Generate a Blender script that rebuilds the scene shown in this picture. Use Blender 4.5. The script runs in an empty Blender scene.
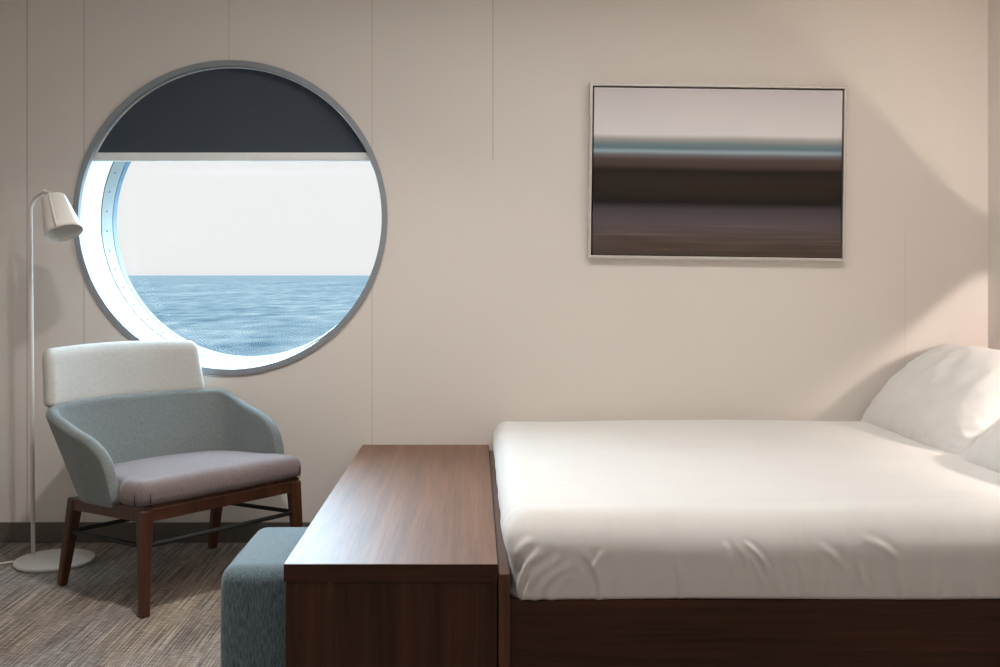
import bpy, bmesh, math, random
import numpy as np
from mathutils import Vector, Matrix, noise

random.seed(4)
scn = bpy.context.scene
COL = scn.collection
PI = math.pi

# ---------------------------------------------------------------- materials
def srgb(r, g, b):
    def f(c):
        c /= 255.0
        return c / 12.92 if c <= .04045 else ((c + .055) / 1.055) ** 2.4
    return (f(r), f(g), f(b), 1.0)

def new_mat(name):
    m = bpy.data.materials.new(name)
    m.use_nodes = True
    nt = m.node_tree
    return m, nt, nt.nodes['Principled BSDF']

def N(nt, kind, **kw):
    n = nt.nodes.new(kind)
    for k, v in kw.items():
        if k in n.inputs.keys():
            n.inputs[k].default_value = v
        else:
            setattr(n, k, v)
    return n

def ramp(nt, stops, interp='LINEAR'):
    r = nt.nodes.new('ShaderNodeValToRGB')
    r.color_ramp.interpolation = interp
    el = r.color_ramp.elements
    el[0].position, el[0].color = stops[0][0], stops[0][1]
    el[1].position, el[1].color = stops[-1][0], stops[-1][1]
    for p, c in stops[1:-1]:
        e = el.new(p)
        e.color = c
    return r

def coords(nt, scale=(1, 1, 1), rot=(0, 0, 0), kind='Object'):
    tc = nt.nodes.new('ShaderNodeTexCoord')
    mp = nt.nodes.new('ShaderNodeMapping')
    mp.inputs['Scale'].default_value = scale
    mp.inputs['Rotation'].default_value = rot
    nt.links.new(tc.outputs[kind], mp.inputs['Vector'])
    return mp

def bump(nt, bs, height, strength=.3, dist=.002):
    b = nt.nodes.new('ShaderNodeBump')
    b.inputs['Strength'].default_value = strength
    b.inputs['Distance'].default_value = dist
    nt.links.new(height, b.inputs['Height'])
    nt.links.new(b.outputs['Normal'], bs.inputs['Normal'])
    return b

def plain(name, col, rough=.5, metal=0.0, spec=.5, var=.0, vscale=20):
    m, nt, bs = new_mat(name)
    bs.inputs['Roughness'].default_value = rough
    bs.inputs['Metallic'].default_value = metal
    bs.inputs['Specular IOR Level'].default_value = spec
    bs.inputs['Base Color'].default_value = col
    if var:
        mp = coords(nt)
        n = N(nt, 'ShaderNodeTexNoise', Scale=vscale, Detail=3.0)
        nt.links.new(mp.outputs[0], n.inputs['Vector'])
        a = tuple(max(0, c * (1 - var)) for c in col[:3]) + (1,)
        b = tuple(min(1, c * (1 + var)) for c in col[:3]) + (1,)
        r = ramp(nt, [(.3, a), (.7, b)])
        nt.links.new(n.outputs['Fac'], r.inputs['Fac'])
        nt.links.new(r.outputs['Color'], bs.inputs['Base Color'])
    return m

def wood(name, axis, dark, mid, light, rough=.32, freq=1.0, spec=.5):
    """walnut veneer, grain running along axis"""
    m, nt, bs = new_mat(name)
    s = [26 * freq] * 3
    s['xyz'.index(axis)] = 1.1 * freq
    mp = coords(nt, tuple(s))
    n1 = N(nt, 'ShaderNodeTexNoise', Scale=1.0, Detail=6.0, Roughness=.6, Distortion=.6)
    nt.links.new(mp.outputs[0], n1.inputs['Vector'])
    s2 = [150 * freq] * 3
    s2['xyz'.index(axis)] = 4 * freq
    mp2 = coords(nt, tuple(s2))
    n2 = N(nt, 'ShaderNodeTexNoise', Scale=1.0, Detail=3.0)
    nt.links.new(mp2.outputs[0], n2.inputs['Vector'])
    mix = N(nt, 'ShaderNodeMix', data_type='FLOAT')
    mix.inputs[0].default_value = .35
    nt.links.new(n1.outputs['Fac'], mix.inputs[2])
    nt.links.new(n2.outputs['Fac'], mix.inputs[3])
    r = ramp(nt, [(.30, dark), (.5, mid), (.68, light)])
    nt.links.new(mix.outputs[0], r.inputs['Fac'])
    nt.links.new(r.outputs['Color'], bs.inputs['Base Color'])
    bs.inputs['Roughness'].default_value = rough
    bs.inputs['Specular IOR Level'].default_value = spec
    bump(nt, bs, n2.outputs['Fac'], .06, .001)
    return m

def fabric(name, col, var=.18, weave=500, bstr=.35, rough=.95, sheen=.25, heather=90):
    m, nt, bs = new_mat(name)
    mp = coords(nt)
    n = N(nt, 'ShaderNodeTexNoise', Scale=float(heather), Detail=5.0, Roughness=.7)
    nt.links.new(mp.outputs[0], n.inputs['Vector'])
    a = tuple(c * (1 - var) for c in col[:3]) + (1,)
    b = tuple(min(1, c * (1 + var)) for c in col[:3]) + (1,)
    r = ramp(nt, [(.35, a), (.65, b)])
    nt.links.new(n.outputs['Fac'], r.inputs['Fac'])
    nt.links.new(r.outputs['Color'], bs.inputs['Base Color'])
    w = N(nt, 'ShaderNodeTexNoise', Scale=float(weave), Detail=2.0)
    nt.links.new(mp.outputs[0], w.inputs['Vector'])
    bs.inputs['Roughness'].default_value = rough
    bs.inputs['Specular IOR Level'].default_value = .2
    bs.inputs['Sheen Weight'].default_value = sheen
    bs.inputs['Sheen Roughness'].default_value = .5
    bump(nt, bs, w.outputs['Fac'], bstr, .002)
    return m

def knit_fabric(name, col):
    """vertical ribbed knit of the stool"""
    m, nt, bs = new_mat(name)
    mp = coords(nt, (480, 480, 45))
    n = N(nt, 'ShaderNodeTexNoise', Scale=1.0, Detail=3.0, Roughness=.6)
    nt.links.new(mp.outputs[0], n.inputs['Vector'])
    a = tuple(c * .5 for c in col[:3]) + (1,)
    b = tuple(min(1, c * 1.7) for c in col[:3]) + (1,)
    r = ramp(nt, [(.34, a), (.66, b)])
    nt.links.new(n.outputs['Fac'], r.inputs['Fac'])
    nt.links.new(r.outputs['Color'], bs.inputs['Base Color'])
    bs.inputs['Roughness'].default_value = .9
    bs.inputs['Specular IOR Level'].default_value = .2
    bs.inputs['Sheen Weight'].default_value = .3
    bump(nt, bs, n.outputs['Fac'], .5, .003)
    return m

WALNUT_SHADED = ((.022, .007, .0035, 1), (.050, .018, .009, 1), (.085, .032, .016, 1))  # walnut of the front faces, their dim-side shade darkened into the colour
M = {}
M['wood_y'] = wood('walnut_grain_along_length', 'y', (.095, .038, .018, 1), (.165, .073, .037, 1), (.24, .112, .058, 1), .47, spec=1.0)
M['wood_z'] = wood('shaded_walnut_grain_upright', 'z', *WALNUT_SHADED, rough=.42, spec=.3)
M['wood_x'] = wood('shaded_walnut_grain_crosswise', 'x', *WALNUT_SHADED, rough=.42, spec=.3)
M['wood_foot'] = wood('walnut_footboard', 'z', (.05, .018, .009, 1), (.10, .038, .019, 1), (.15, .06, .03, 1), .28)
M['chair_wood'] = wood('stained_chair_wood', 'z', (.040, .013, .006, 1), (.078, .028, .013, 1), (.13, .048, .022, 1), .4, 1.5)
M['shell'] = fabric('blue_grey_heather_fabric', srgb(115, 121, 121), .2, 420, .4, heather=170)
M['head'] = fabric('pale_beige_fabric', srgb(186, 184, 179), .06, 420, .3)
M['seat'] = fabric('taupe_heather_fabric', srgb(118, 105, 105), .2, 420, .4, heather=170)
M['stool'] = knit_fabric('blue_ribbed_knit', srgb(96, 114, 122))
M['linen'] = fabric('white_cotton', srgb(224, 222, 219), .02, 700, .12, sheen=.15, heather=3)
M['white_metal'] = plain('white_powder_coat', srgb(226, 222, 216), .4, var=.02)
M['white_inside'] = plain('white_enamel', srgb(235, 234, 232), .6, var=.02)
M['black_metal'] = plain('black_steel', (.008, .008, .009, 1), .7)
M['socket'] = plain('grey_plastic', srgb(120, 116, 110), .5)
M['ring'] = plain('grey_anodised_ring', srgb(146, 152, 158), .45, .15, var=.04)
M['rim'] = plain('slate_gasket', srgb(98, 122, 140), .5, var=.04)
M['liner'] = plain('white_liner', srgb(244, 240, 232), .5, var=.01)
M['clamp'] = plain('pale_grey_clamp', srgb(128, 132, 128), .5, var=.05)
M['bolt'] = plain('zinc_bolt', srgb(120, 128, 128), .4, .6)
M['blind'] = fabric('charcoal_blackout_fabric', srgb(74, 82, 92), .05, 300, .1, sheen=0)
M['rail_alu'] = plain('pale_aluminium', srgb(246, 248, 248), .5, .0, var=.03)
M['rail_trim'] = plain('white_end_piece', srgb(236, 236, 234), .4)
M['frame'] = plain('champagne_aluminium', srgb(205, 200, 192), .35, .25, var=.03)
M['gap'] = plain('dark_inset', (.012, .009, .008, 1), .7)
M['skirt'] = plain('taupe_vinyl_skirting', srgb(96, 90, 84), .55, var=.06)
M['ceiling'] = plain('ceiling_white', srgb(225, 220, 212), .8, var=.02, vscale=3)
M['seam'] = plain('seam_thread', srgb(62, 55, 56), .9)
M['mattress'] = fabric('mattress_ticking', srgb(205, 200, 205), .03, 500, .1, sheen=.1)

def wall_mat(name, joints=()):
    m, nt, bs = new_mat(name)
    mp = coords(nt)
    n = N(nt, 'ShaderNodeTexNoise', Scale=.9, Detail=2.0)
    nt.links.new(mp.outputs[0], n.inputs['Vector'])
    r = ramp(nt, [(.3, srgb(222, 215, 208)), (.7, srgb(226, 219, 212))])
    nt.links.new(n.outputs['Fac'], r.inputs['Fac'])
    out = r.outputs['Color']
    if joints:
        sep = nt.nodes.new('ShaderNodeSeparateXYZ')
        nt.links.new(mp.outputs[0], sep.inputs[0])
        total = None
        for x, zlo, zhi, wd, amt in joints:
            d = N(nt, 'ShaderNodeMath', operation='SUBTRACT'); d.inputs[1].default_value = x
            nt.links.new(sep.outputs['X'], d.inputs[0])
            ab = N(nt, 'ShaderNodeMath', operation='ABSOLUTE'); nt.links.new(d.outputs[0], ab.inputs[0])
            lt = N(nt, 'ShaderNodeMath', operation='LESS_THAN'); lt.inputs[1].default_value = wd
            nt.links.new(ab.outputs[0], lt.inputs[0])
            g = N(nt, 'ShaderNodeMath', operation='GREATER_THAN'); g.inputs[1].default_value = zlo
            nt.links.new(sep.outputs['Z'], g.inputs[0])
            l2 = N(nt, 'ShaderNodeMath', operation='LESS_THAN'); l2.inputs[1].default_value = zhi
            nt.links.new(sep.outputs['Z'], l2.inputs[0])
            m1 = N(nt, 'ShaderNodeMath', operation='MULTIPLY')
            nt.links.new(lt.outputs[0], m1.inputs[0]); nt.links.new(g.outputs[0], m1.inputs[1])
            m2 = N(nt, 'ShaderNodeMath', operation='MULTIPLY')
            nt.links.new(m1.outputs[0], m2.inputs[0]); nt.links.new(l2.outputs[0], m2.inputs[1])
            m3 = N(nt, 'ShaderNodeMath', operation='MULTIPLY'); m3.inputs[1].default_value = amt
            nt.links.new(m2.outputs[0], m3.inputs[0])
            if total is None:
                total = m3.outputs[0]
            else:
                ad = N(nt, 'ShaderNodeMath', operation='MAXIMUM')
                nt.links.new(total, ad.inputs[0]); nt.links.new(m3.outputs[0], ad.inputs[1])
                total = ad.outputs[0]
        mx = N(nt, 'ShaderNodeMix', data_type='RGBA')
        nt.links.new(total, mx.inputs[0])
        nt.links.new(out, mx.inputs[6])
        mx.inputs[7].default_value = srgb(120, 112, 106)
        out = mx.outputs[2]
    nt.links.new(out, bs.inputs['Base Color'])
    bs.inputs['Roughness'].default_value = .62
    bs.inputs['Specular IOR Level'].default_value = .3
    f = N(nt, 'ShaderNodeTexNoise', Scale=260.0, Detail=2.0)
    nt.links.new(mp.outputs[0], f.inputs['Vector'])
    bump(nt, bs, f.outputs['Fac'], .05, .001)
    return m

M['wall_panel'] = wall_mat('wall_panelling', [
    (-2.013, 0, 3, .0028, .42), (-1.757, 0, 3, .0028, .32), (-1.106, 2.1, 3, .0028, .22),
    (-.463, 0, 3, .0028, .20), (.081, 1.717, 3, .0024, .36), (1.933, .5, 1.4, .003, .10)])
M['wall'] = wall_mat('painted_wall')

def carpet_mat():
    m, nt, bs = new_mat('streaked_loop_carpet')
    mp = coords(nt, (190, 2.8, 1))
    n1 = N(nt, 'ShaderNodeTexNoise', Scale=1.0, Detail=3.0, Roughness=.6)
    nt.links.new(mp.outputs[0], n1.inputs['Vector'])
    mp2 = coords(nt, (8, 1.6, 1))
    n2 = N(nt, 'ShaderNodeTexNoise', Scale=1.0, Detail=5.0, Roughness=.7)
    nt.links.new(mp2.outputs[0], n2.inputs['Vector'])
    mp3 = coords(nt, (30, 120, 1))
    n3 = N(nt, 'ShaderNodeTexNoise', Scale=1.0, Detail=2.0)
    nt.links.new(mp3.outputs[0], n3.inputs['Vector'])
    a = N(nt, 'ShaderNodeMath', operation='MULTIPLY_ADD'); a.inputs[1].default_value = .75
    nt.links.new(n1.outputs['Fac'], a.inputs[0])
    b = N(nt, 'ShaderNodeMath', operation='MULTIPLY_ADD'); b.inputs[1].default_value = .30
    nt.links.new(n2.outputs['Fac'], b.inputs[0])
    c = N(nt, 'ShaderNodeMath', operation='MULTIPLY'); c.inputs[1].default_value = .30
    nt.links.new(n3.outputs['Fac'], c.inputs[0])
    nt.links.new(c.outputs[0], b.inputs[2]); nt.links.new(b.outputs[0], a.inputs[2])
    r = ramp(nt, [(.50, srgb(78, 73, 69)), (.62, srgb(116, 108, 102)), (.71, srgb(148, 140, 131)), (.84, srgb(190, 181, 170))])
    nt.links.new(a.outputs[0], r.inputs['Fac'])
    # bluish and tan patches between the streaks
    mp4 = coords(nt, (3.2, 1.1, 1))
    n4 = N(nt, 'ShaderNodeTexNoise', Scale=1.0, Detail=3.0)
    nt.links.new(mp4.outputs[0], n4.inputs['Vector'])
    r4 = ramp(nt, [(.4, (1.08, 1.0, .93, 1)), (.62, (.90, .94, 1.02, 1))])
    nt.links.new(n4.outputs['Fac'], r4.inputs['Fac'])
    mx = N(nt, 'ShaderNodeMix', data_type='RGBA', blend_type='MULTIPLY')
    mx.inputs[0].default_value = 1
    nt.links.new(r.outputs['Color'], mx.inputs[6]); nt.links.new(r4.outputs['Color'], mx.inputs[7])
    nt.links.new(mx.outputs[2], bs.inputs['Base Color'])
    bs.inputs['Roughness'].default_value = 1
    bs.inputs['Specular IOR Level'].default_value = .1
    bump(nt, bs, a.outputs[0], .8, .008)
    return m
M['carpet'] = carpet_mat()

def glass_mat():
    m = bpy.data.materials.new('clear_glass'); m.use_nodes = True
    nt = m.node_tree; nt.nodes.clear()
    o = nt.nodes.new('ShaderNodeOutputMaterial')
    t = N(nt, 'ShaderNodeBsdfTransparent'); t.inputs[0].default_value = (.985, .99, .99, 1)
    g = N(nt, 'ShaderNodeBsdfGlossy', Roughness=.02)
    mx = nt.nodes.new('ShaderNodeMixShader'); mx.inputs[0].default_value = .01
    nt.links.new(t.outputs[0], mx.inputs[1]); nt.links.new(g.outputs[0], mx.inputs[2])
    nt.links.new(mx.outputs[0], o.inputs[0])
    return m
M['glass'] = glass_mat()

def sea_mat():
    m, nt, bs = new_mat('choppy_sea')
    mp = coords(nt, (.014, .005, 1))
    n1 = N(nt, 'ShaderNodeTexNoise', Scale=1.0, Detail=3.0, Roughness=.6, Distortion=.3)
    nt.links.new(mp.outputs[0], n1.inputs['Vector'])
    mp2 = coords(nt, (.11, .045, 1))
    n2 = N(nt, 'ShaderNodeTexNoise', Scale=1.0, Detail=3.0, Roughness=.6)
    nt.links.new(mp2.outputs[0], n2.inputs['Vector'])
    mx = N(nt, 'ShaderNodeMix', data_type='FLOAT'); mx.inputs[0].default_value = .6
    nt.links.new(n1.outputs['Fac'], mx.inputs[2]); nt.links.new(n2.outputs['Fac'], mx.inputs[3])
    r = ramp(nt, [(.36, (.019, .025, .029, 1)), (.45, (.033, .0375, .0385, 1)), (.53, (.044, .0455, .0450, 1)), (.62, (.066, .062, .056, 1))])
    nt.links.new(mx.outputs[0], r.inputs['Fac'])
    nt.links.new(r.outputs['Color'], bs.inputs['Base Color'])
    bs.inputs['Roughness'].default_value = 1
    bs.inputs['Specular IOR Level'].default_value = 0
    bs.inputs['IOR'].default_value = 1.0
    return m
M['sea'] = sea_mat()

def canvas_mat():
    m, nt, bs = new_mat('blurred_seascape_print')
    tc = nt.nodes.new('ShaderNodeTexCoord')
    sep = nt.nodes.new('ShaderNodeSeparateXYZ')
    nt.links.new(tc.outputs['Generated'], sep.inputs[0])
    # faint waviness that lengthens sideways
    mp = nt.nodes.new('ShaderNodeMapping'); mp.inputs['Scale'].default_value = (1.3, 1, 9)
    nt.links.new(tc.outputs['Generated'], mp.inputs[0])
    n = N(nt, 'ShaderNodeTexNoise', Scale=1.0, Detail=3.0)
    nt.links.new(mp.outputs[0], n.inputs['Vector'])
    k = N(nt, 'ShaderNodeMath', operation='MULTIPLY_ADD'); k.inputs[1].default_value = .022
    nt.links.new(n.outputs['Fac'], k.inputs[0])
    one = N(nt, 'ShaderNodeMath', operation='SUBTRACT'); one.inputs[0].default_value = 1 - .014
    nt.links.new(sep.outputs['Z'], one.inputs[1])
    nt.links.new(one.outputs[0], k.inputs[2])
    sl = N(nt, 'ShaderNodeMath', operation='MULTIPLY_ADD'); sl.inputs[1].default_value = -.004
    nt.links.new(sep.outputs['X'], sl.inputs[0]); nt.links.new(k.outputs[0], sl.inputs[2])
    def hexc(*c): return srgb(*c)
    r = ramp(nt, [
        (.0, hexc(212, 206, 208)), (.16, hexc(224, 220, 220)), (.27, hexc(228, 226, 226)),
        (.30, hexc(168, 166, 162)), (.33, hexc(118, 138, 142)), (.355, hexc(104, 128, 140)), (.375, hexc(158, 178, 188)),
        (.395, hexc(112, 110, 116)), (.42, hexc(84, 70, 66)), (.46, hexc(74, 60, 52)), (.485, hexc(30, 22, 17)),
        (.55, hexc(44, 34, 24)), (.63, hexc(38, 29, 20)), (.68, hexc(22, 16, 14)), (.72, hexc(74, 66, 70)),
        (.80, hexc(92, 84, 89)), (.88, hexc(96, 83, 79)), (.94, hexc(86, 73, 65)), (1.0, hexc(78, 66, 59))])
    nt.links.new(sl.outputs[0], r.inputs['Fac'])
    # ripple streaks over the lowest fifth
    mp2 = nt.nodes.new('ShaderNodeMapping'); mp2.inputs['Scale'].default_value = (2.2, 1, 70)
    nt.links.new(tc.outputs['Generated'], mp2.inputs[0])
    n2 = N(nt, 'ShaderNodeTexNoise', Scale=1.0, Detail=2.0)
    nt.links.new(mp2.outputs[0], n2.inputs['Vector'])
    r2 = ramp(nt, [(.35, (.6, .55, .5, 1)), (.6, (1.0, 1.0, 1.0, 1)), (.72, (1.9, 1.55, 1.3, 1))])
    nt.links.new(n2.outputs['Fac'], r2.inputs['Fac'])
    msk = ramp(nt, [(.76, (0, 0, 0, 1)), (.90, (.75, .75, .75, 1)), (1.0, (.35, .35, .35, 1))])
    nt.links.new(sl.outputs[0], msk.inputs['Fac'])
    mx = N(nt, 'ShaderNodeMix', data_type='RGBA', blend_type='MULTIPLY')
    nt.links.new(msk.outputs['Color'], mx.inputs[0])
    nt.links.new(r.outputs['Color'], mx.inputs[6]); nt.links.new(r2.outputs['Color'], mx.inputs[7])
    nt.links.new(mx.outputs[2], bs.inputs['Base Color'])
    bs.inputs['Roughness'].default_value = .55
    bs.inputs['Specular IOR Level'].default_value = .25
    return m
M['canvas'] = canvas_mat()

def emit_mat(name, col, s):
    m = bpy.data.materials.new(name); m.use_nodes = True
    nt = m.node_tree; nt.nodes.clear()
    o = nt.nodes.new('ShaderNodeOutputMaterial')
    e = N(nt, 'ShaderNodeEmission', Color=col, Strength=s)
    nt.links.new(e.outputs[0], o.inputs[0])
    return m

# ---------------------------------------------------------------- mesh helpers
def link_mesh(name, verts, faces, mat, parent=None, smooth=True, loc=None):
    me = bpy.data.meshes.new(name)
    me.from_pydata([tuple(v) for v in verts], [], faces)
    me.materials.append(mat)
    if smooth:
        me.polygons.foreach_set('use_smooth', [True] * len(me.polygons))
    me.update()
    o = bpy.data.objects.new(name, me)
    COL.objects.link(o)
    if loc is not None:
        o.location = loc
    if parent:
        o.parent = parent
    return o

def bm_obj(name, bm, mat, parent=None, smooth=False, bevel=0, seg=3, auto=True):
    bmesh.ops.recalc_face_normals(bm, faces=bm.faces)
    me = bpy.data.meshes.new(name)
    bm.to_mesh(me); bm.free()
    me.materials.append(mat)
    if smooth:
        me.polygons.foreach_set('use_smooth', [True] * len(me.polygons))
    o = bpy.data.objects.new(name, me)
    COL.objects.link(o)
    if parent:
        o.parent = parent
    if bevel:
        md = o.modifiers.new('soft_edge', 'BEVEL')
        md.width = bevel; md.segments = seg; md.limit_method = 'ANGLE'; md.angle_limit = math.radians(40)
        md.harden_normals = False
    return o

def box(bm, lo, hi):
    vs = [bm.verts.new((x, y, z)) for x in (lo[0], hi[0]) for y in (lo[1], hi[1]) for z in (lo[2], hi[2])]
    for f in ((0, 1, 3, 2), (4, 6, 7, 5), (0, 4, 5, 1), (2, 3, 7, 6), (0, 2, 6, 4), (1, 5, 7, 3)):
        bm.faces.new([vs[i] for i in f])

def beam(bm, p0, p1, w0, d0, w1, d1, xdir):
    """tapered square beam from p0 to p1"""
    p0, p1 = Vector(p0), Vector(p1)
    ax = (p1 - p0).normalized()
    x = Vector(xdir); x = (x - ax * x.dot(ax)).normalized()
    y = ax.cross(x)
    r = []
    for p, w, d in ((p0, w0, d0), (p1, w1, d1)):
        r.append([bm.verts.new(p + x * (sx * w / 2) + y * (sy * d / 2)) for sx, sy in ((-1, -1), (1, -1), (1, 1), (-1, 1))])
    for i in range(4):
        j = (i + 1) % 4
        bm.faces.new((r[0][i], r[0][j], r[1][j], r[1][i]))
    bm.faces.new(r[0][::-1]); bm.faces.new(r[1])

def tube(pts, rad, seg=14, cap=True):
    """verts and faces of a tube through pts; rad is a number or a list"""
    pts = [Vector(p) for p in pts]
    n = len(pts)
    rads = rad if isinstance(rad, (list, tuple)) else [rad] * n
    V, F = [], []
    t = (pts[1] - pts[0]).normalized()
    up = Vector((0, 0, 1)) if abs(t.z) < .9 else Vector((1, 0, 0))
    u = t.cross(up).normalized()
    for i, p in enumerate(pts):
        if i == 0: t = (pts[1] - pts[0]).normalized()
        elif i == n - 1: t = (pts[-1] - pts[-2]).normalized()
        else: t = (pts[i + 1] - pts[i - 1]).normalized()
        u = (u - t * u.dot(t)).normalized()
        w = t.cross(u)
        for k in range(seg):
            a = 2 * PI * k / seg
            V.append(p + (u * math.cos(a) + w * math.sin(a)) * rads[i])
    for i in range(n - 1):
        for k in range(seg):
            k2 = (k + 1) % seg
            F.append((i * seg + k, i * seg + k2, (i + 1) * seg + k2, (i + 1) * seg + k))
    if cap:
        F.append(tuple(range(seg))[::-1]); F.append(tuple((n - 1) * seg + k for k in range(seg)))
    return V, F

def lathe(profile, seg=64, close=False):
    """profile of (radius, height) about z"""
    V, F = [], []
    n = len(profile)
    for r, z in profile:
        for k in range(seg):
            a = 2 * PI * k / seg
            V.append(Vector((r * math.cos(a), r * math.sin(a), z)))
    m = n if close else n - 1
    for i in range(m):
        i2 = (i + 1) % n
        for k in range(seg):
            k2 = (k + 1) % seg
            F.append((i * seg + k, i * seg + k2, i2 * seg + k2, i2 * seg + k))
    return V, F

def catmull(pts, n):
    P = [np.array(p, float) for p in pts]
    P = [2 * P[0] - P[1]] + P + [2 * P[-1] - P[-2]]
    out = []
    m = len(P) - 3
    for i in range(n + 1):
        s = i / n * m
        k = min(int(s), m - 1); t = s - k
        a, b, c, d = P[k:k + 4]
        out.append(.5 * ((2 * b) + (-a + c) * t + (2 * a - 5 * b + 4 * c - d) * t * t + (-a + 3 * b - 3 * c + d) * t ** 3))
    return out

def soft_box(lo, hi, radii, step, fn=None, rz_low=None):
    """closed rounded box with a fine grid; fn(p, normal) -> p reshapes it"""
    lo, hi = np.array(lo, float), np.array(hi, float)
    cnt = [max(2, int(round((hi[i] - lo[i]) / step))) for i in range(3)]
    idx, V, F = {}, [], []
    def vid(k):
        if k in idx: return idx[k]
        p = np.array([lo[i] + (hi[i] - lo[i]) * k[i] / cnt[i] for i in range(3)])
        r = np.array(radii, float)
        if rz_low is not None and p[2] < (lo[2] + hi[2]) / 2:
            r[2] = rz_low
        q = np.minimum(np.maximum(p, lo + r), hi - r)
        d = (p - q) / r
        L = np.linalg.norm(d)
        pos = q + (p - q) / max(L, 1e-9) if L > 0 else p
        nn = d / np.maximum(r, 1e-6)
        nn = nn / max(np.linalg.norm(nn), 1e-9)
        if fn is not None:
            pos = fn(pos, nn)
        idx[k] = len(V); V.append(tuple(pos))
        return idx[k]
    for ax in range(3):
        a, b = (ax + 1) % 3, (ax + 2) % 3
        for side in (0, cnt[ax]):
            for i in range(cnt[a]):
                for j in range(cnt[b]):
                    def K(ii, jj):
                        k = [0, 0, 0]; k[ax] = side; k[a] = ii; k[b] = jj
                        return tuple(k)
                    q = [vid(K(i, j)), vid(K(i + 1, j)), vid(K(i + 1, j + 1)), vid(K(i, j + 1))]
                    F.append(tuple(q if side else q[::-1]))
    return V, F

def nz(x, y, z=0):
    return noise.noise(Vector((x, y, z)))

def seg_dist(px, py, ax, ay, bx, by):
    dx, dy = bx - ax, by - ay
    t = max(0, min(1, ((px - ax) * dx + (py - ay) * dy) / (dx * dx + dy * dy)))
    return math.hypot(px - ax - t * dx, py - ay - t * dy), t

def thing(name, loc, label, cat, rz=0, group=None):
    o = bpy.data.objects.new(name, None)
    o.empty_display_size = .1
    COL.objects.link(o)
    o.location = loc; o.rotation_euler = (0, 0, rz)
    o['label'] = label; o['category'] = cat
    if group: o['group'] = group
    return o

def tag(o, label, cat, kind=None, group=None):
    o['label'] = label; o['category'] = cat
    if kind: o['kind'] = kind
    if group: o['group'] = group
    return o

def struct(o):
    o['kind'] = 'structure'
    return o

# ---------------------------------------------------------------- room
YW = 4.575           # inner face of the window wall
XL, XR, YB, ZC = -2.55, 2.305, -1.6, 2.62
WX, WZ = -1.099, 1.458     # porthole centre
R_OUT = .703

bm = bmesh.new(); box(bm, (XL - .1, YB - .1, -.1), (XR + .1, YW + .1, 0))
struct(bm_obj('floor', bm, M['carpet']))
bm = bmesh.new(); box(bm, (XL - .1, YB - .1, ZC), (XR + .1, YW + .1, ZC + .1))
struct(bm_obj('ceiling', bm, M['ceiling']))
bm = bmesh.new(); box(bm, (XL - .1, YB, 0), (XL, YW, ZC))
struct(bm_obj('wall_left', bm, M['wall']))
bm = bmesh.new(); box(bm, (XR, YB, 0), (XR + .1, YW, ZC))
struct(bm_obj('wall_right', bm, M['wall']))
bm = bmesh.new(); box(bm, (XL - .1, YB - .1, 0), (XR + .1, YB, ZC))
struct(bm_obj('wall_back', bm, M['wall']))

# window wall with a round opening and real thickness
WT = .42
bm = bmesh.new()
NSEG = 160
def wall_face(y):
    rect = [bm.verts.new((x, y, z)) for x, z in ((XL - .1, 0), (XR + .1, 0), (XR + .1, ZC), (XL - .1, ZC))]
    circ = [bm.verts.new((WX + R_OUT * math.cos(2 * PI * k / NSEG), y, WZ + R_OUT * math.sin(2 * PI * k / NSEG))) for k in range(NSEG)]
    es = [bm.edges.new((rect[i], rect[(i + 1) % 4])) for i in range(4)]
    es += [bm.edges.new((circ[i], circ[(i + 1) % NSEG])) for i in range(NSEG)]
    bmesh.ops.triangle_fill(bm, use_beauty=True, use_dissolve=False, edges=es)
    return rect, circ
ra, ca = wall_face(YW)
rb, cb = wall_face(YW + WT)
for a, b in ((ra, rb), (ca, cb)):
    for i in range(len(a)):
        j = (i + 1) % len(a)
        bm.faces.new((a[i], a[j], b[j], b[i]))
struct(bm_obj('wall_front', bm, M['wall_panel']))

# skirting
bm = bmesh.new(); box(bm, (XL, YW - .012, 0), (XR, YW, .09))
struct(bm_obj('baseboard_front', bm, M['skirt'], bevel=.003))
bm = bmesh.new(); box(bm, (XL, YB, 0), (XL + .012, YW - .012, .09))
struct(bm_obj('baseboard_left', bm, M['skirt'], bevel=.003))

# ---------------------------------------------------------------- porthole
def ring_obj(name, prof, mat, parent, seg=160):
    """prof of (radius, y) turned about the porthole's axis"""
    V, F = [], []
    n = len(prof)
    for r, y in prof:
        for k in range(seg):
            a = 2 * PI * k / seg
            V.append((WX + r * math.cos(a), y, WZ + r * math.sin(a)))
    for i in range(n):
        i2 = (i + 1) % n
        for k in range(seg):
            k2 = (k + 1) % seg
            F.append((i * seg + k, i2 * seg + k, i2 * seg + k2, i * seg + k2))
    o = link_mesh(name, V, F, mat, parent, smooth=False)
    bmm = bmesh.new(); bmm.from_mesh(o.data)
    bmesh.ops.recalc_face_normals(bmm, faces=bmm.faces)
    bmm.to_mesh(o.data); bmm.free()
    o.data.polygons.foreach_set('use_smooth', [True] * len(o.data.polygons))
    md = o.modifiers.new('split', 'EDGE_SPLIT'); md.split_angle = math.radians(35)
    return o

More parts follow.
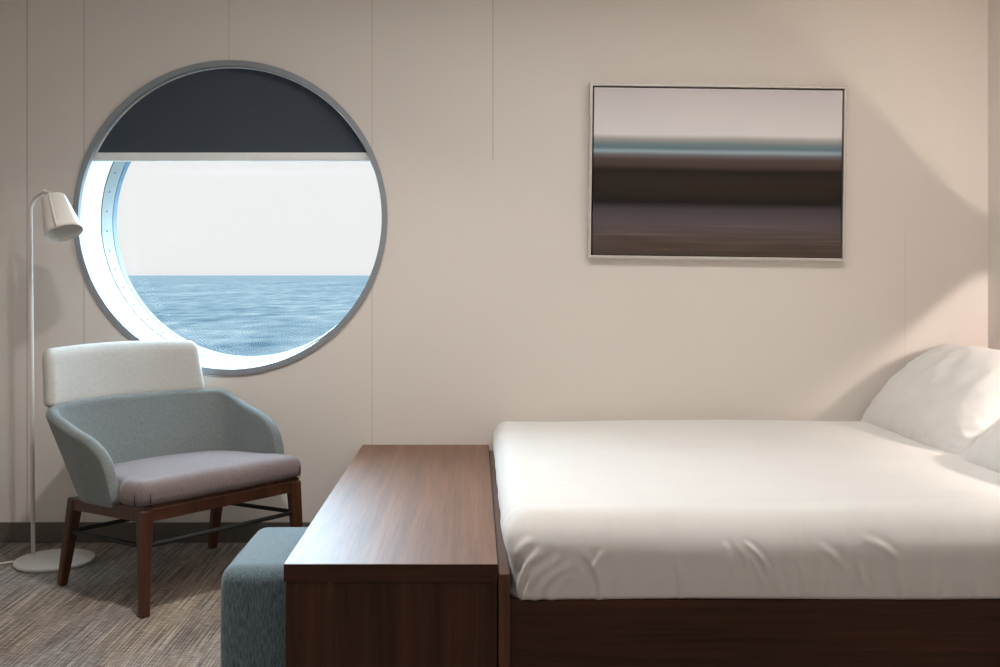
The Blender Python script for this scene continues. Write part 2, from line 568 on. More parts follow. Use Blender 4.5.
# liner of the reveal carries the window's name; trim, clamp ring, gasket and pane are its parts
Y_CL, Y_GL = 4.815, 4.965
window = struct(ring_obj('window_1', [(.7015, YW - .002), (.682, YW - .002), (.672, Y_CL), (.7015, Y_CL)], M['liner'], None))
ring_obj('trim_ring', [(.706, YW - .012), (.706, YW + .001), (.6805, YW + .02), (.6805, YW - .012)], M['ring'], window)
clamp = ring_obj('clamp_ring', [(.70, Y_CL), (.667, Y_CL), (.664, Y_GL), (.70, Y_GL)], M['clamp'], window)
ring_obj('gasket', [(.70, Y_GL - .012), (.662, Y_GL - .012), (.656, Y_GL + .02), (.70, Y_GL + .02)], M['rim'], window)
NB = 44
bolt_v, bolt_f = lathe([(.0001, .004), (.004, .004), (.0055, .002), (.0055, 0)], 10)
for k in range(NB):
    a = 2 * PI * (k + .5) / NB
    r = .6655
    inward = Vector((-math.cos(a), 0, -math.sin(a)))
    side = Vector((0, 1, 0))
    mat3 = Matrix((side, inward.cross(side), inward)).transposed()
    ctr = Vector((WX + r * math.cos(a), Y_CL + .06, WZ + r * math.sin(a)))
    if k == 0:
        bd = bpy.data.meshes.new('bolt'); bd.from_pydata([tuple(v) for v in bolt_v], [], bolt_f); bd.materials.append(M['bolt'])
    b = bpy.data.objects.new('bolt', bd); COL.objects.link(b); b.parent = clamp
    b.matrix_local = Matrix.Translation(ctr) @ mat3.to_4x4()
V, F = [], []
for y in (Y_GL + .004, Y_GL + .012):
    for k in range(96):
        a = 2 * PI * k / 96
        V.append((WX + .66 * math.cos(a), y, WZ + .66 * math.sin(a)))
F = [tuple(range(96)), tuple(range(96, 192))[::-1]] + [(k, 96 + k, 96 + (k + 1) % 96, (k + 1) % 96) for k in range(96)]
link_mesh('pane', V, F, M['glass'], window, smooth=False)

# ---------------------------------------------------------------- roller blind in the reveal
YBL = 4.612
bl = thing('roller_blind', (WX, YBL, 1.735), 'charcoal roller blind half lowered across the top of the round window', 'blind')
RB = .6785
zr = 1.752 - WZ      # bottom of fabric relative to centre
def chord_pts(z0, rad, seg=90):
    a0 = math.asin(z0 / rad)
    return [(rad * math.cos(a0 + (PI - 2 * a0) * k / seg), rad * math.sin(a0 + (PI - 2 * a0) * k / seg)) for k in range(seg + 1)]
cp = chord_pts(zr, RB)
V = [(x, -.002, z + WZ - 1.735) for x, z in cp] + [(x, .002, z + WZ - 1.735) for x, z in cp]
n = len(cp)
F = [tuple(range(n)), tuple(range(n, 2 * n))[::-1]] + [(k, n + k, n + (k + 1) % n, (k + 1) % n) for k in range(n)]
link_mesh('blind_fabric', V, F, M['blind'], bl, smooth=False)
zl = 1.715 - WZ
hw0 = math.sqrt(RB ** 2 - zl ** 2); hw1 = math.sqrt(RB ** 2 - (zr + .002) ** 2)
bm = bmesh.new()
vs = []
for y in (-.012, .012):
    for x, z in ((-hw0, zl), (hw0, zl), (hw1, zr + .002), (-hw1, zr + .002)):
        vs.append(bm.verts.new((x, y, z + WZ - 1.735)))
for f in ((0, 1, 2, 3), (7, 6, 5, 4), (0, 4, 5, 1), (1, 5, 6, 2), (2, 6, 7, 3), (3, 7, 4, 0)):
    bm.faces.new([vs[i] for i in f])
rail = bm_obj('bottom_rail', bm, M['rail_alu'], bl, bevel=.004)
bm = bmesh.new(); box(bm, (.08, -.016, zl + WZ - 1.735 + .003), (hw0 - .01, -.0105, zl + WZ - 1.735 + .011))
bm_obj('pull_strip', bm, M['rail_trim'], rail, bevel=.001)

# ---------------------------------------------------------------- sea
bm = bmesh.new()
ys = [14 * 1.11 ** k for k in range(73)]
prev = None
for y in ys:
    w = y * .75 + 8
    row = [bm.verts.new((-w + 2 * w * c / 24, y, -12)) for c in range(25)]
    if prev:
        for c in range(24): bm.faces.new((prev[c], prev[c + 1], row[c + 1], row[c]))
    prev = row
sea = bm_obj('sea', bm, M['sea'])
tag(sea, 'pale blue choppy open sea beyond the round window', 'sea', kind='stuff')

# ---------------------------------------------------------------- low cabinet at the foot of the bed
BX0, BX1, BY0, BZ = -.505, .0605, 2.684, .438
cab = thing('bench', (BX0, BY0, 0), 'long low walnut bench with a thick top, between ribbed stool and bed', 'bench')
def L(p): return (p[0] - BX0, p[1] - BY0, p[2])
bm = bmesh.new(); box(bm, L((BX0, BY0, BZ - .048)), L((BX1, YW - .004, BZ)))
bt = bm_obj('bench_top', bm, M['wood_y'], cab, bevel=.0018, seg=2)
bm = bmesh.new(); box(bm, L((BX0 + .001, BY0 - .0015, BZ - .047)), L((BX1 - .001, BY0 + .0005, BZ - .0012)))
bm_obj('edge_band', bm, M['wood_x'], bt)
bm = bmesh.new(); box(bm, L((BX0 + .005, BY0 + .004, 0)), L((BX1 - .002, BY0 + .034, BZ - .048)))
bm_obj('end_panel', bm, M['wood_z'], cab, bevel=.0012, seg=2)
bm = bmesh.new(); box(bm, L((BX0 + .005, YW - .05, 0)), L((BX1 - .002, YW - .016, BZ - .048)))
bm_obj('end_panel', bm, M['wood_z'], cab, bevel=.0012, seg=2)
bm = bmesh.new(); box(bm, L((BX1 - .03, BY0 + .034, 0)), L((BX1 - .002, YW - .05, BZ - .048)))
bm_obj('back_panel', bm, M['wood_y'], cab)
bm = bmesh.new(); box(bm, L((BX0 + .02, 3.45, 0)), L((BX1 - .03, 3.475, BZ - .048)))
bm_obj('divider', bm, M['wood_z'], cab)

# ---------------------------------------------------------------- ribbed stool tucked under the bench
SX, SY = -.465, 3.072
st = thing('footstool', (SX, SY, 0), 'blue-grey ribbed fabric cube stool tucked partly under the walnut bench', 'stool')
def stool_fn(p, nn):
    x, y, z = p
    z += .006 * (1 - min(1, (x / .25) ** 2)) * (1 - min(1, (y / .25) ** 2)) * (1 if z > .2 else 0)
    k = 1 + .012 * math.sin(PI * min(1, max(0, (z - .02) / .36)))
    return np.array((x * k, y * k, z))
V, F = soft_box((-.247, -.247, .016), (.247, .247, .386), (.042, .042, .042), .014, stool_fn, rz_low=.012)
link_mesh('upholstery', V, F, M['stool'], st)
bm = bmesh.new(); box(bm, (-.22, -.22, 0), (.22, .22, .02)); bm_obj('plinth', bm, M['black_metal'], st)

# ---------------------------------------------------------------- bed
bed = thing('bed', (.06, BY0, 0), 'walnut bed frame with foot panel and side rail under the white duvet', 'bed')
def LB(p): return (p[0] - .06, p[1] - BY0, p[2])
bm = bmesh.new(); box(bm, LB((.0618, BY0 - .004, 0)), LB((.0925, YW - .006, .412)))
bm_obj('footboard', bm, M['wood_foot'], bed, bevel=.003)
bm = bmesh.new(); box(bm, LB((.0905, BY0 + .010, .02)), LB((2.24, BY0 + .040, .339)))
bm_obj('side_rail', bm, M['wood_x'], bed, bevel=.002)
bm = bmesh.new(); box(bm, LB((2.24, BY0, 0)), LB((2.295, YW - .006, .84)))
bm_obj('headboard', bm, M['wood_y'], bed, bevel=.004)
bm = bmesh.new(); box(bm, LB((.0905, BY0 + .04, .18)), LB((2.24, YW - .02, .24)))
bm_obj('slat_base', bm, M['wood_y'], bed)

# duvet
FX = lambda px: (px - 475) / 380.0
FZ = lambda py: 1.2 - (py - 275) / 380.0
# folds on the front face: (x0,z0,x1,z1, width, depth) from the hem upwards
folds = []
def fold(pts, w, d, both=False):
    P = [(FX(p[0]), FZ(p[1])) for p in pts]
    if len(P) > 2:
        P = [(float(q[0]), float(q[1])) for q in catmull(P, 6 * (len(P) - 1))]
    L_ = [0.0]
    for a, b in zip(P, P[1:]): L_.append(L_[-1] + math.hypot(b[0] - a[0], b[1] - a[1]))
    xs = [p[0] for p in P]; zs = [p[1] for p in P]
    folds.append((P, L_, w, d, both, min(xs) - 4 * w, max(xs) + 4 * w, min(zs) - 4 * w, max(zs) + 4 * w))
fold([(511, 603), (514, 585), (523, 568), (542, 552)], .012, .021)
fold([(520, 604), (527, 586), (540, 572), (562, 558)], .013, .022)
fold([(533, 604), (541, 588), (553, 576), (578, 562)], .013, .016)
fold([(550, 604), (556, 590), (572, 574)], .011, .010)
fold([(512, 560), (522, 548), (534, 541)], .010, .005, True)
fold([(599, 603), (600, 585), (594, 568), (584, 552)], .008, .013)
fold([(588, 580), (593, 566), (604, 552)], .007, .009, True)
fold([(614, 596), (615, 575), (618, 556)], .009, .004, True)
fold([(641, 600), (644, 570)], .009, .003)
fold([(681, 603), (681, 585), (675, 552)], .006, .009)
fold([(726, 543), (731, 556), (732, 574)], .006, .009, True)
fold([(736, 548), (742, 560), (744, 576)], .006, -.006, True)
fold([(745, 543), (757, 553), (766, 566), (768, 580)], .006, .009, True)
fold([(749, 554), (758, 570), (766, 588)], .006, .007, True)
fold([(776, 570), (782, 596)], .008, .004, True)
fold([(806, 600), (803, 575), (797, 556)], .008, .004)
fold([(818, 546), (834, 556), (848, 572)], .009, .004, True)
fold([(858, 560), (868, 590)], .008, .003, True)
fold([(866, 540), (884, 548), (902, 562)], .009, .004, True)
fold([(905, 600), (896, 564)], .010, .004)
fold([(942, 600), (950, 564)], .010, .004)
fold([(980, 600), (974, 570)], .010, .003)
def fold_height(x, z):
    s = 0.0
    for P, L_, w, d, both, xa, xb, za, zb in folds:
        if x < xa or x > xb or z < za or z > zb: continue
        best = None
        for k in range(len(P) - 1):
            ax, az = P[k]; bx, bz = P[k + 1]
            dd, t = seg_dist(x, z, ax, az, bx, bz)
            if best is None or dd < best[0]:
                cr = (bx - ax) * (z - az) - (bz - az) * (x - ax)
                best = (dd, (L_[k] + t * (L_[k + 1] - L_[k])) / L_[-1], 1 if cr > 0 else -1)
        dd, t, sg = best
        u = dd * sg / w
        env = math.sin(PI * min(1, max(0, t))) ** .7 if both else (1 - t) ** .55 * min(1, .5 + t * 3)
        s += d * env * (math.exp(-u * u) - .55 * math.exp(-((u - 1.5) / 1.1) ** 2))
    return s
def duvet_fn(p, nn):
    x, y, z = p
    s = 0.0
    front = max(0.0, -nn[1]); top = max(0.0, nn[2]); left = max(0.0, -nn[0])
    if front > .05:
        s += fold_height(x, z) * min(1, front * 1.6)
        # gathered hem
        s += .0035 * nz(x * 14, z * 4, 3) * front
        s += .0015 * nz(x * 40, z * 9, 7) * front
    # soft quilting of the top and long creases parallel to the hem
    s += .006 * nz(x * 2.1, y * 2.6, 1) * top
    s += .0022 * nz(x * 1.6, y * 22, 4) * top * math.exp(-((y - 2.93) / .22) ** 2) * 1.6
    s += .0012 * nz(x * 3.5, y * 30, 9) * top * (.35 + .65 * min(1, max(0, x - .5)))
    s += .008 * nz(x * 3, y * 3, 12) * front
    s += left * (.004 * nz(y * 6, z * 8, 5) + .002 * nz(y * 20, z * 10, 8))
    pos = np.array(p) + np.array(nn) * s
    # hem pulled in at the front lower edge, waist where the foot end tucks in
    if z < .52:
        pos[1] += .004 * max(0, (.40 - z) / .06) * front
        k = min(1, (.52 - z) / .12); k = k * k * (3 - 2 * k)
        pos[0] += .030 * k * left
    pos[2] += .004 * nz(x * 1.3, 2) * (1 if top > .3 else 0)
    if top < .2 and z < .36:
        pos[2] += .003 * nz(x * 2.2, 5, 1)
    return pos
V, F = soft_box((.066, BY0 + .000, .335), (2.225, YW - .01, .564), (.075, .13, .115), .0068, duvet_fn, rz_low=.012)
dv = link_mesh('duvet', V, F, M['linen'])
tag(dv, 'plain white duvet tucked smoothly over the bed, creased along its front edge', 'duvet')

# pillows
def pillow(name, y0, y1, x0, label, h=.535, th=.18, seed=0, lean=.76, zb=.545, bulge=0.0):
    w = (y1 - y0)
    nx, ny = 110, 64
    V, F = [], []
    ids = {}
    ct, sn = math.cos(lean), math.sin(lean)
    def pt(i, j, s):
        a = -1 + 2 * i / nx; b = -1 + 2 * j / ny
        # finer grid toward the edges
        a = math.sin(a * PI / 2) ; b = math.sin(b * PI / 2)
        ex = 1 - .045 * (1 - b * b); ey = 1 - .07 * (1 - a * a)
        A = a * w / 2 * ex; B = b * h / 2 * ey
        prof = (max(0, 1 - abs(a) ** 3.0) ** .55) * (max(0, 1 - abs(b) ** 2.4) ** .60)
        t = th / 2 * prof
        t *= 1 + .12 * nz(a * 1.5 + seed, b * 1.5, s)
        edge = (1 - prof)
        t += .010 * prof * nz(a * 5 + seed, b * 3.5, s * 3 + 1)
        # gathers at the seam
        t += .008 * edge * min(1, prof * 4) * nz(a * 12 + seed * 2, b * 12, 4 * s)
        # slumped lower edge
        Bs = B + .010 * nz(a * 3 + seed, 4, 4) + (.02 * (1 - a * a) if b > .3 else 0)
        # lower seam rests on the duvet, pillow bends slightly
        bend = .05 * (b * b)
        off = t * s * (1.0 if s > 0 else .8) - bend * .6
        # local frame: along lean (to headboard + up), normal toward the room + up
        lx, lz = (Bs + h / 2) * ct, (Bs + h / 2) * sn
        nxv, nzv = -sn, ct
        return (x0 + lx + off * nxv, (y0 + y1) / 2 - A, zb + lz + off * nzv)
    def vid(i, j, s):
        if i in (0, nx) or j in (0, ny): k = (i, j, 0)
        else: k = (i, j, s)
        if k not in ids:
            ids[k] = len(V); V.append(pt(i, j, k[2] if k[2] else 1))
        return ids[k]
    for s in (1, -1):
        for i in range(nx):
            for j in range(ny):
                q = (vid(i, j, s), vid(i + 1, j, s), vid(i + 1, j + 1, s), vid(i, j + 1, s))
                if len(set(q)) < 3: continue
                F.append(q if s > 0 else q[::-1])
    org = Vector((x0 + .15, (y0 + y1) / 2, zb))
    V = [Vector(v) - org for v in V]
    o = link_mesh('pillow', V, F, M['linen'], loc=org)
    # piped seam
    loop = [V[vid(i, 0, 0)] for i in range(nx + 1)] + [V[vid(nx, j, 0)] for j in range(1, ny + 1)] + \
           [V[vid(i, ny, 0)] for i in range(nx - 1, -1, -1)] + [V[vid(0, j, 0)] for j in range(ny - 1, 0, -1)]
    loop.append(loop[0])
    lp = [loop[0]]
    for q in loop[1:]:
        if (q - lp[-1]).length > .006: lp.append(q)
    tv, tf = tube(lp, .0035, 6)
    link_mesh('seam', tv, tf, M['linen'], o)
    tag(o, label, 'pillow', group='white pillows on the bed')
    return o
pillow('pillow', 3.56, 4.52, 1.675, 'white pillow leaning at the head of the bed, beside the panelled wall', seed=1)
pillow('pillow', 2.66, 3.55, 1.665, 'white pillow cut off by the right edge of the photo, nearer the camera', seed=7, lean=.40, th=.27, zb=.578)

# ---------------------------------------------------------------- picture
pic = thing('picture', ((.5245 + 1.668) / 2 - .0135, YW - .001, 1.660), 'framed blurred seascape picture hanging slightly crooked above the bed', 'picture')
pic.rotation_euler = (0, math.radians(.75), 0)
PW, PH, FWD = 1.148, .782, .0125
D0 = -.034
bm = bmesh.new()
def frame_ring(bm, w, h, t, y0, y1):
    o = [(-w / 2, -h / 2), (w / 2, -h / 2), (w / 2, h / 2), (-w / 2, h / 2)]
    i = [(x * (1 - 2 * t / w), z * (1 - 2 * t / h)) for x, z in o]
    rings = []
    for pts, y in ((o, y0), (i, y0), (i, y1), (o, y1)):
        rings.append([bm.verts.new((x, y, z)) for x, z in pts])
    for a in range(4):
        b = (a + 1) % 4
        for k in range(4):
            k2 = (k + 1) % 4
            bm.faces.new((rings[a][k], rings[a][k2], rings[b][k2], rings[b][k]))
frame_ring(bm, PW, PH, FWD, D0, 0)
bm_obj('frame', bm, M['frame'], pic, bevel=.001, seg=2)
bm = bmesh.new(); box(bm, (-PW / 2 + FWD, -.010, -PH / 2 + FWD), (PW / 2 - FWD, 0, PH / 2 - FWD))
bm_obj('backing', bm, M['gap'], pic)
g = .0075
bm = bmesh.new(); box(bm, (-PW / 2 + FWD + g, -.028, -PH / 2 + FWD + .004), (PW / 2 - FWD - g, -.010, PH / 2 - FWD - g))
bm_obj('canvas', bm, M['canvas'], pic)

# ---------------------------------------------------------------- floor lamp
LX, LY, LR = -1.757, 4.255, .160
PX_, PY_ = -1.874, 4.318
fl = thing('floor_lamp', (LX, LY, 0), 'slim white metal floor lamp with tilted shade behind the armchair', 'lamp')
V, F = lathe([(.0001, .018), (.05, .018), (LR - .006, .0165), (LR - .0015, .0145), (LR, .010), (LR - .001, .003), (LR - .006, 0), (.0001, 0)], 72)
link_mesh('base', V, F, M['white_metal'], fl)
dxy = Vector((LX - PX_, LY - PY_, 0)).normalized()
base = Vector((PX_ - LX, PY_ - LY, 0))
top = 1.512
arm_end = Vector((-1.785 - LX, 4.255 - LY, 1.552))
pts = [base + Vector((0, 0, .012)), base + Vector((-.005, 0, .7)), base + Vector((-.012, 0, top - .025))]
cA = base + Vector((-.012, 0, top)); 
for t in (.25, .5, .75):
    p = (base + Vector((-.012, 0, top - .025))).lerp(cA, t).lerp(cA.lerp(arm_end, .35), t)
    pts.append(p)
mid = Vector((-1.797 - LX, 4.250 - LY, 1.549))
pts += [cA.lerp(mid, .45), cA.lerp(mid, .85), mid, Vector((-1.775 - LX, 4.226 - LY, 1.541))]
V, F = tube(pts, .0088, 16)
link_mesh('pole', V, F, M['white_metal'], fl)
# shade: axis from the closed top to the open rim
ax = Vector((.37, -.26, -.89)).normalized()
s_top = Vector((-1.752 - LX, 4.225 - LY, 1.526))
prof_out = [(.0001, .0), (.026, .0005), (.041, .003), (.0480, .010), (.0500, .018)]
for k in range(1, 9): prof_out.append((.0500 + (.0775 - .0500) * k / 8, .018 + .156 * k / 8))
prof_in = [(r - .0022, z + (.002 if i < 4 else 0)) for i, (r, z) in enumerate(prof_out) if i > 0][::-1] + [(.0001, .003)]
V, F = lathe(prof_out + prof_in, 56)
q = Vector((0, 0, 1)).rotation_difference(ax).to_matrix()
V = [q @ v + s_top for v in V]
shade = link_mesh('lamp_shade', V, F, M['white_metal'], fl)
V, F = lathe([(.0001, .004), (.020, .004), (.022, .05), (.030, .055), (.032, .085), (.026, .088), (.0001, .088)], 28)
link_mesh('socket', [q @ v + s_top for v in V], F, M['socket'], shade)
# spine that carries the shade down its face
face = (Vector((.15, -1, 0)) - ax * Vector((.15, -1, 0)).dot(ax)).normalized()
sp = [mid + Vector((.006, -.008, 0)), s_top + face * .030 + ax * -.006, s_top + face * .050 + ax * .010]
for k in range(1, 6): sp.append(s_top + face * (.0540 + (.0795 - .0520) * k / 5) + ax * (.018 + .148 * k / 5))
V, F = tube(sp, .0042, 10)
link_mesh('shade_arm', V, F, M['white_metal'], fl)
cord = [(-.163, -.02, .008), (-.22, -.045, .005), (-.30, -.075, .005), (-.42, -.10, .005), (-.56, -.10, .005), (-.70, -.03, .005)]
V, F = tube(catmull(cord, 30), .0042, 8)
link_mesh('power_cord', V, F, M['white_metal'], fl)

# ---------------------------------------------------------------- armchair
CX, CY = -1.154, 4.025
RZ = math.atan2(.766, .643)      # local x runs along the seat front
ch = thing('armchair', (CX, CY, 0), 'low upholstered armchair with blue-grey shell, pale headrest and wooden legs', 'chair', rz=RZ)
# local axes: x = along the front edge, -y = the way the chair faces
def C(u, v, z): return Vector((u, -v, z))
apz = lambda v: .372 + (v - .27) * .055

# legs
for (fu, fv, tu, tv_, nm) in ((-.3515, .286, -.338, .268, 1), (.3515, .286, .335, .268, 1), (-.350, -.287, -.332, -.215, 0), (.345, -.290, .332, -.215, 0)):
    bm = bmesh.new()
    beam(bm, C(fu, fv, 0), C(tu, tv_, apz(tv_) - .002), .034, .032, .050, .044, (1, 0, 0))
    bm_obj('leg', bm, M['chair_wood'], ch, bevel=.008, seg=3)
# apron
bm = bmesh.new()
hh = .044
def rail_between(a, b):
    for zz in (0,):
        pa = C(a[0], a[1], apz(a[1]) - hh / 2); pb = C(b[0], b[1], apz(b[1]) - hh / 2)
        beam(bm, pa, pb, hh, .026, hh, .026, (0, 0, 1))
rail_between((-.335, .275), (.335, .275)); rail_between((-.335, -.22), (.335, -.22))
rail_between((-.338, -.22), (-.342, .275)); rail_between((.338, -.22), (.342, .275))
bm_obj('seat_frame', bm, M['chair_wood'], ch, bevel=.003, seg=2)
# stretchers, four black rods
def leg_at(fu, fv, tu, tv_, z):
    k = z / apz(tv_)
    return C(fu + (tu - fu) * k, fv + (tv_ - fv) * k, z)
LA = leg_at(-.3515, .286, -.338, .268, .243); LD = leg_at(.3515, .286, .335, .268, .243)
LBk = leg_at(-.350, -.287, -.332, -.215, .213); LC = leg_at(.345, -.290, .332, -.215, .213)
for a, b in ((LA, LD), (LD, LC), (LC, LBk), (LBk, LA)):
    V, F = tube([a, a.lerp(b, .5), b], .0085, 10)
    link_mesh('stretcher', V, F, M['black_metal'], ch)

# shell
rim = [(-.395, .150, .400), (-.409, .105, .540), (-.420, .02, .602), (-.428, -.12, .640), (-.414, -.290, .690), (-.26, -.358, .702), (0, -.375, .704),
       (.26, -.358, .702), (.414, -.290, .690), (.428, -.12, .640), (.420, .02, .602), (.409, .105, .540), (.395, .150, .400)]
bot = [(-.385, .135, .366), (-.382, .09, .362), (-.378, .02, .358), (-.368, -.10, .352), (-.315, -.205, .345), (-.18, -.252, .342), (0, -.262, .342),
       (.18, -.252, .342), (.315, -.205, .345), (.368, -.10, .352), (.378, .02, .358), (.382, .09, .362), (.385, .135, .366)]
NA = 150
RM, BT = catmull(rim, NA), catmull(bot, NA)
TH = .047
V, F = [], []
NBv = 12
ring_n = 0
for i in range(NA + 1):
    a, b = RM[i], BT[i]
    i0, i1 = max(0, i - 1), min(NA, i + 1)
    tg = (RM[i1] + BT[i1] - RM[i0] - BT[i0])[:2]
    tg = tg / max(np.linalg.norm(tg), 1e-9)
    inn = np.array((tg[1], -tg[0], 0))      # toward the seat
    if inn.dot(np.array((0 - a[0], 0 - a[1], 0))) < 0: inn = -inn
    endk = min(i, NA - i) / 7.0
    th = TH * (.45 + .55 * math.sin(min(1, endk) * PI / 2))
    loop = []
    for k in range(NBv + 1):                # outer face going up, a little belly
        t = k / NBv
        p = b + (a - b) * t
        p = p - inn * (.005 * math.sin(PI * t))
        p = p.copy(); 
        if k == NBv: p = p - np.array((0, 0, th / 2))
        elif t > .5: p = p - np.array((0, 0, th / 2 * (t - .5) * 2))
        loop.append(p)
    topz = loop[-1]
    for k in range(1, 8):
        an = PI * k / 8
        loop.append(topz + inn * (th / 2 * (1 - math.cos(an))) + np.array((0, 0, th / 2 * math.sin(an))))
    for k in range(NBv, -1, -1):
        loop.append(loop[k] + inn * th)
    ring_n = len(loop)
    for p in loop: V.append(C(p[0], p[1], p[2]))
for i in range(NA):
    for k in range(ring_n):
        k2 = (k + 1) % ring_n
        F.append((i * ring_n + k, i * ring_n + k2, (i + 1) * ring_n + k2, (i + 1) * ring_n + k))
F.append(tuple(range(ring_n))[::-1]); F.append(tuple(NA * ring_n + k for k in range(ring_n)))
sh = link_mesh('backrest', V, F, M['shell'], ch)
bmm = bmesh.new(); bmm.from_mesh(sh.data); bmesh.ops.recalc_face_normals(bmm, faces=bmm.faces); bmm.to_mesh(sh.data); bmm.free()

# seat pan under the shell
bm = bmesh.new()
pv = [(-.372, .13), (-.372, -.08), (-.31, -.20), (-.18, -.242), (.18, -.242), (.31, -.20), (.372, -.08), (.372, .13), (.35, .285), (-.35, .285)]
lo = [bm.verts.new(C(u, v, apz(v) + .000)) for u, v in pv]; hi = [bm.verts.new(C(u, v, apz(v) + .012)) for u, v in pv]
bm.faces.new(lo[::-1]); bm.faces.new(hi)
for i in range(len(pv)):
    j = (i + 1) % len(pv); bm.faces.new((lo[i], lo[j], hi[j], hi[i]))
bm_obj('seat_pan', bm, M['chair_wood'], ch)

# seat cushion
def seat_fn(p, nn):
    x, y, z = p              # local already: y = -v
    v = -y
    # narrower between the arms, curved at the back
    wide = .345 + .030 * min(1, max(0, (v - .115) / .05))
    x2 = x / .375 * wide
    back = max(0, (-v - .02) / .28)
    x2 *= 1 - .20 * back ** 2
    dome = .022 * (1 - min(1, (x / .375) ** 2)) * (1 - min(1, ((v - .0) / .3) ** 2))
    fr = (v - .05) / .25
    z2 = z + (dome if z > .42 else 0) + (v - .27) * .055
    yy = y - .012 * (1 - (x / .375) ** 2) * max(0, fr)     # bowed front edge
    return np.array((x2, yy, z2 + .0015 * nz(x * 7, y * 7)))
V, F = soft_box((-.375, -.296, .384), (.375, .27, .470), (.040, .045, .048), .014, seat_fn, rz_low=.012)
seat = link_mesh('seat_cushion', V, F, M['seat'], ch)
for sx in (-1, 1):
    for (du, dv_) in ((.338, .3045), (.3745, .262)):
        pts = [Vector((sx * du, -dv_, .388)), Vector((sx * du, -dv_ - .001, .41)), Vector((sx * (du - .001), -dv_ + .001, .432))]
        V, F = tube(pts, .0022, 6)
        link_mesh('seam', V, F, M['seam'], seat)

# headrest
def head_fn(p, nn):
    x, y, z = p                 # y thickness, z height
    t = (z - .684) / .225
    x2 = x * (1.0 - .035 * t) - .034
    v = -.396 + .5 * x2 * x2 - .036 * t
    yy = -v + y
    z2 = z + .010 * (1 - (x / .37) ** 2) * t
    return np.array((x2, yy + .004 * nz(x * 5, z * 5), z2))
V, F = soft_box((-.368, -.034, .684), (.368, .034, .910), (.034, .030, .040), .013, head_fn, rz_low=.022)
link_mesh('headrest', V, F, M['head'], ch)

# ---------------------------------------------------------------- wall light over the headboard (just out of frame)
wl = thing('wall_light', (XR, 3.28, 1.33), 'long box wall light over the headboard shining up and down, past the right edge', 'wall light')
Y0, Y1 = -.60, .60
bm = bmesh.new()
box(bm, (-.206, Y0, -.25), (-.198, Y1, .305))
for ya in (Y0, Y1 - .008):                       # end cheeks cut back on a slant
    pf = [(0, -.13), (-.055, -.13), (-.198, -.246), (-.198, .297), (-.055, .156), (0, .156)]
    a = [bm.verts.new((x, ya, z)) for x, z in pf]; b = [bm.verts.new((x, ya + .008, z)) for x, z in pf]
    bm.faces.new(a); bm.faces.new(b[::-1])
    for k in range(6):
        bm.faces.new((a[k], a[(k + 1) % 6], b[(k + 1) % 6], b[k]))
box(bm, (-.198, Y0 + .008, .02), (0, Y1 - .008, .03))
bm_obj('housing', bm, M['white_metal'], wl)
def bulb(y, z, mat, r=.02):
    V, F = lathe([(.0001, -r)] + [(r * math.cos(a * PI / 12), r * math.sin(a * PI / 12)) for a in range(-5, 6)] + [(.0001, r)], 24)
    link_mesh('bulb', [v + Vector((-.055, y, z)) for v in V], F, mat, wl)
bulb(.05, .156, emit_mat('upper_bulb_glow', (1.0, .84, .70, 1), 900))
bulb(-.28, -.125, emit_mat('lower_bulb_glow', (1.0, .83, .75, 1), 620), .046)

# ---------------------------------------------------------------- ceiling downlight and added fills
def downlight(x, y, power, size=.11, spread=130, col=(1, .95, .88)):
    ld = bpy.data.lights.new('downlight', 'AREA')
    ld.shape = 'DISK'; ld.size = size; ld.energy = power; ld.color = col
    ld.spread = math.radians(spread)
    o = bpy.data.objects.new('downlight', ld)
    COL.objects.link(o)
    o.location = (x, y, ZC - .015)
    return o
downlight(-.85, 3.0, 16, .08)
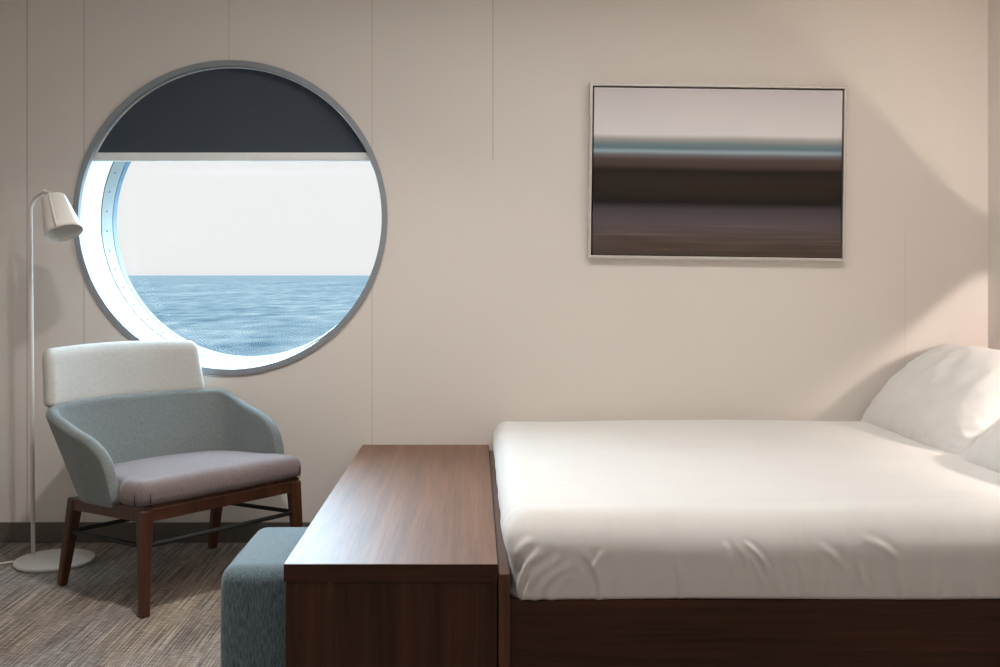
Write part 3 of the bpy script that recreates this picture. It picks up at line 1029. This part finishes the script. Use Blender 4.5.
# added soft fills: strip lifting the wall, wide panel from the camera side
def panel(name, x, y, sx, sy, power, col):
    ld = bpy.data.lights.new(name, 'AREA'); ld.shape = 'RECTANGLE'; ld.size = sx; ld.size_y = sy
    ld.energy = power; ld.color = col
    o = bpy.data.objects.new(name, ld); COL.objects.link(o); o.location = (x, y, ZC - .01)
panel('fill_strip', .6, 3.15, 3.0, .35, 26.5, (1, .975, .945))
panel('fill_panel', .3, .8, 3.0, 1.6, 19, (1, .97, .94))

# ---------------------------------------------------------------- sky
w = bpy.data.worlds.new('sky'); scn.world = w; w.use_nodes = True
nt = w.node_tree; nt.nodes.clear()
out = nt.nodes.new('ShaderNodeOutputWorld'); bg = nt.nodes.new('ShaderNodeBackground')
tc = nt.nodes.new('ShaderNodeTexCoord'); sp_ = nt.nodes.new('ShaderNodeSeparateXYZ')
nt.links.new(tc.outputs['Generated'], sp_.inputs[0])
half = N(nt, 'ShaderNodeMath', operation='MULTIPLY_ADD'); half.inputs[1].default_value = .5; half.inputs[2].default_value = .5
nt.links.new(sp_.outputs['Z'], half.inputs[0])
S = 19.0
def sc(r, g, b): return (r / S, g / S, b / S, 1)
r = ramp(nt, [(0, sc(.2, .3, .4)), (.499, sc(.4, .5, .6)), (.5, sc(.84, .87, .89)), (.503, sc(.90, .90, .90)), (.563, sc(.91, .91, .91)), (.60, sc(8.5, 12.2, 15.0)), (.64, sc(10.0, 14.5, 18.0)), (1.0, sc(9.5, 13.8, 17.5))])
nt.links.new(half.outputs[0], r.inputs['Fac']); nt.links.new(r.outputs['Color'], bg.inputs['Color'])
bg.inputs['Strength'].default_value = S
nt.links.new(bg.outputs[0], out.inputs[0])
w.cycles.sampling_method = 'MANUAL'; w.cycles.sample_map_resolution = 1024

# ---------------------------------------------------------------- camera
cam = bpy.data.cameras.new('camera')
cam.sensor_width = 36; cam.lens = 36 * 1018 / 1000
cam.shift_x = .025; cam.shift_y = -.0585
cam.clip_start = .05; cam.clip_end = 60000
co = bpy.data.objects.new('camera', cam); COL.objects.link(co)
co.location = (0, 0, 1.2); co.rotation_euler = (PI / 2, 0, 0)
scn.camera = co

scn.view_settings.view_transform = 'Standard'
scn.view_settings.look = 'None'
scn.view_settings.exposure = 0
scn.view_settings.gamma = 1
scn.view_settings.use_curve_mapping = False
scn.cycles.use_denoising = True
scn.cycles.max_bounces = 8
scn.cycles.diffuse_bounces = 5
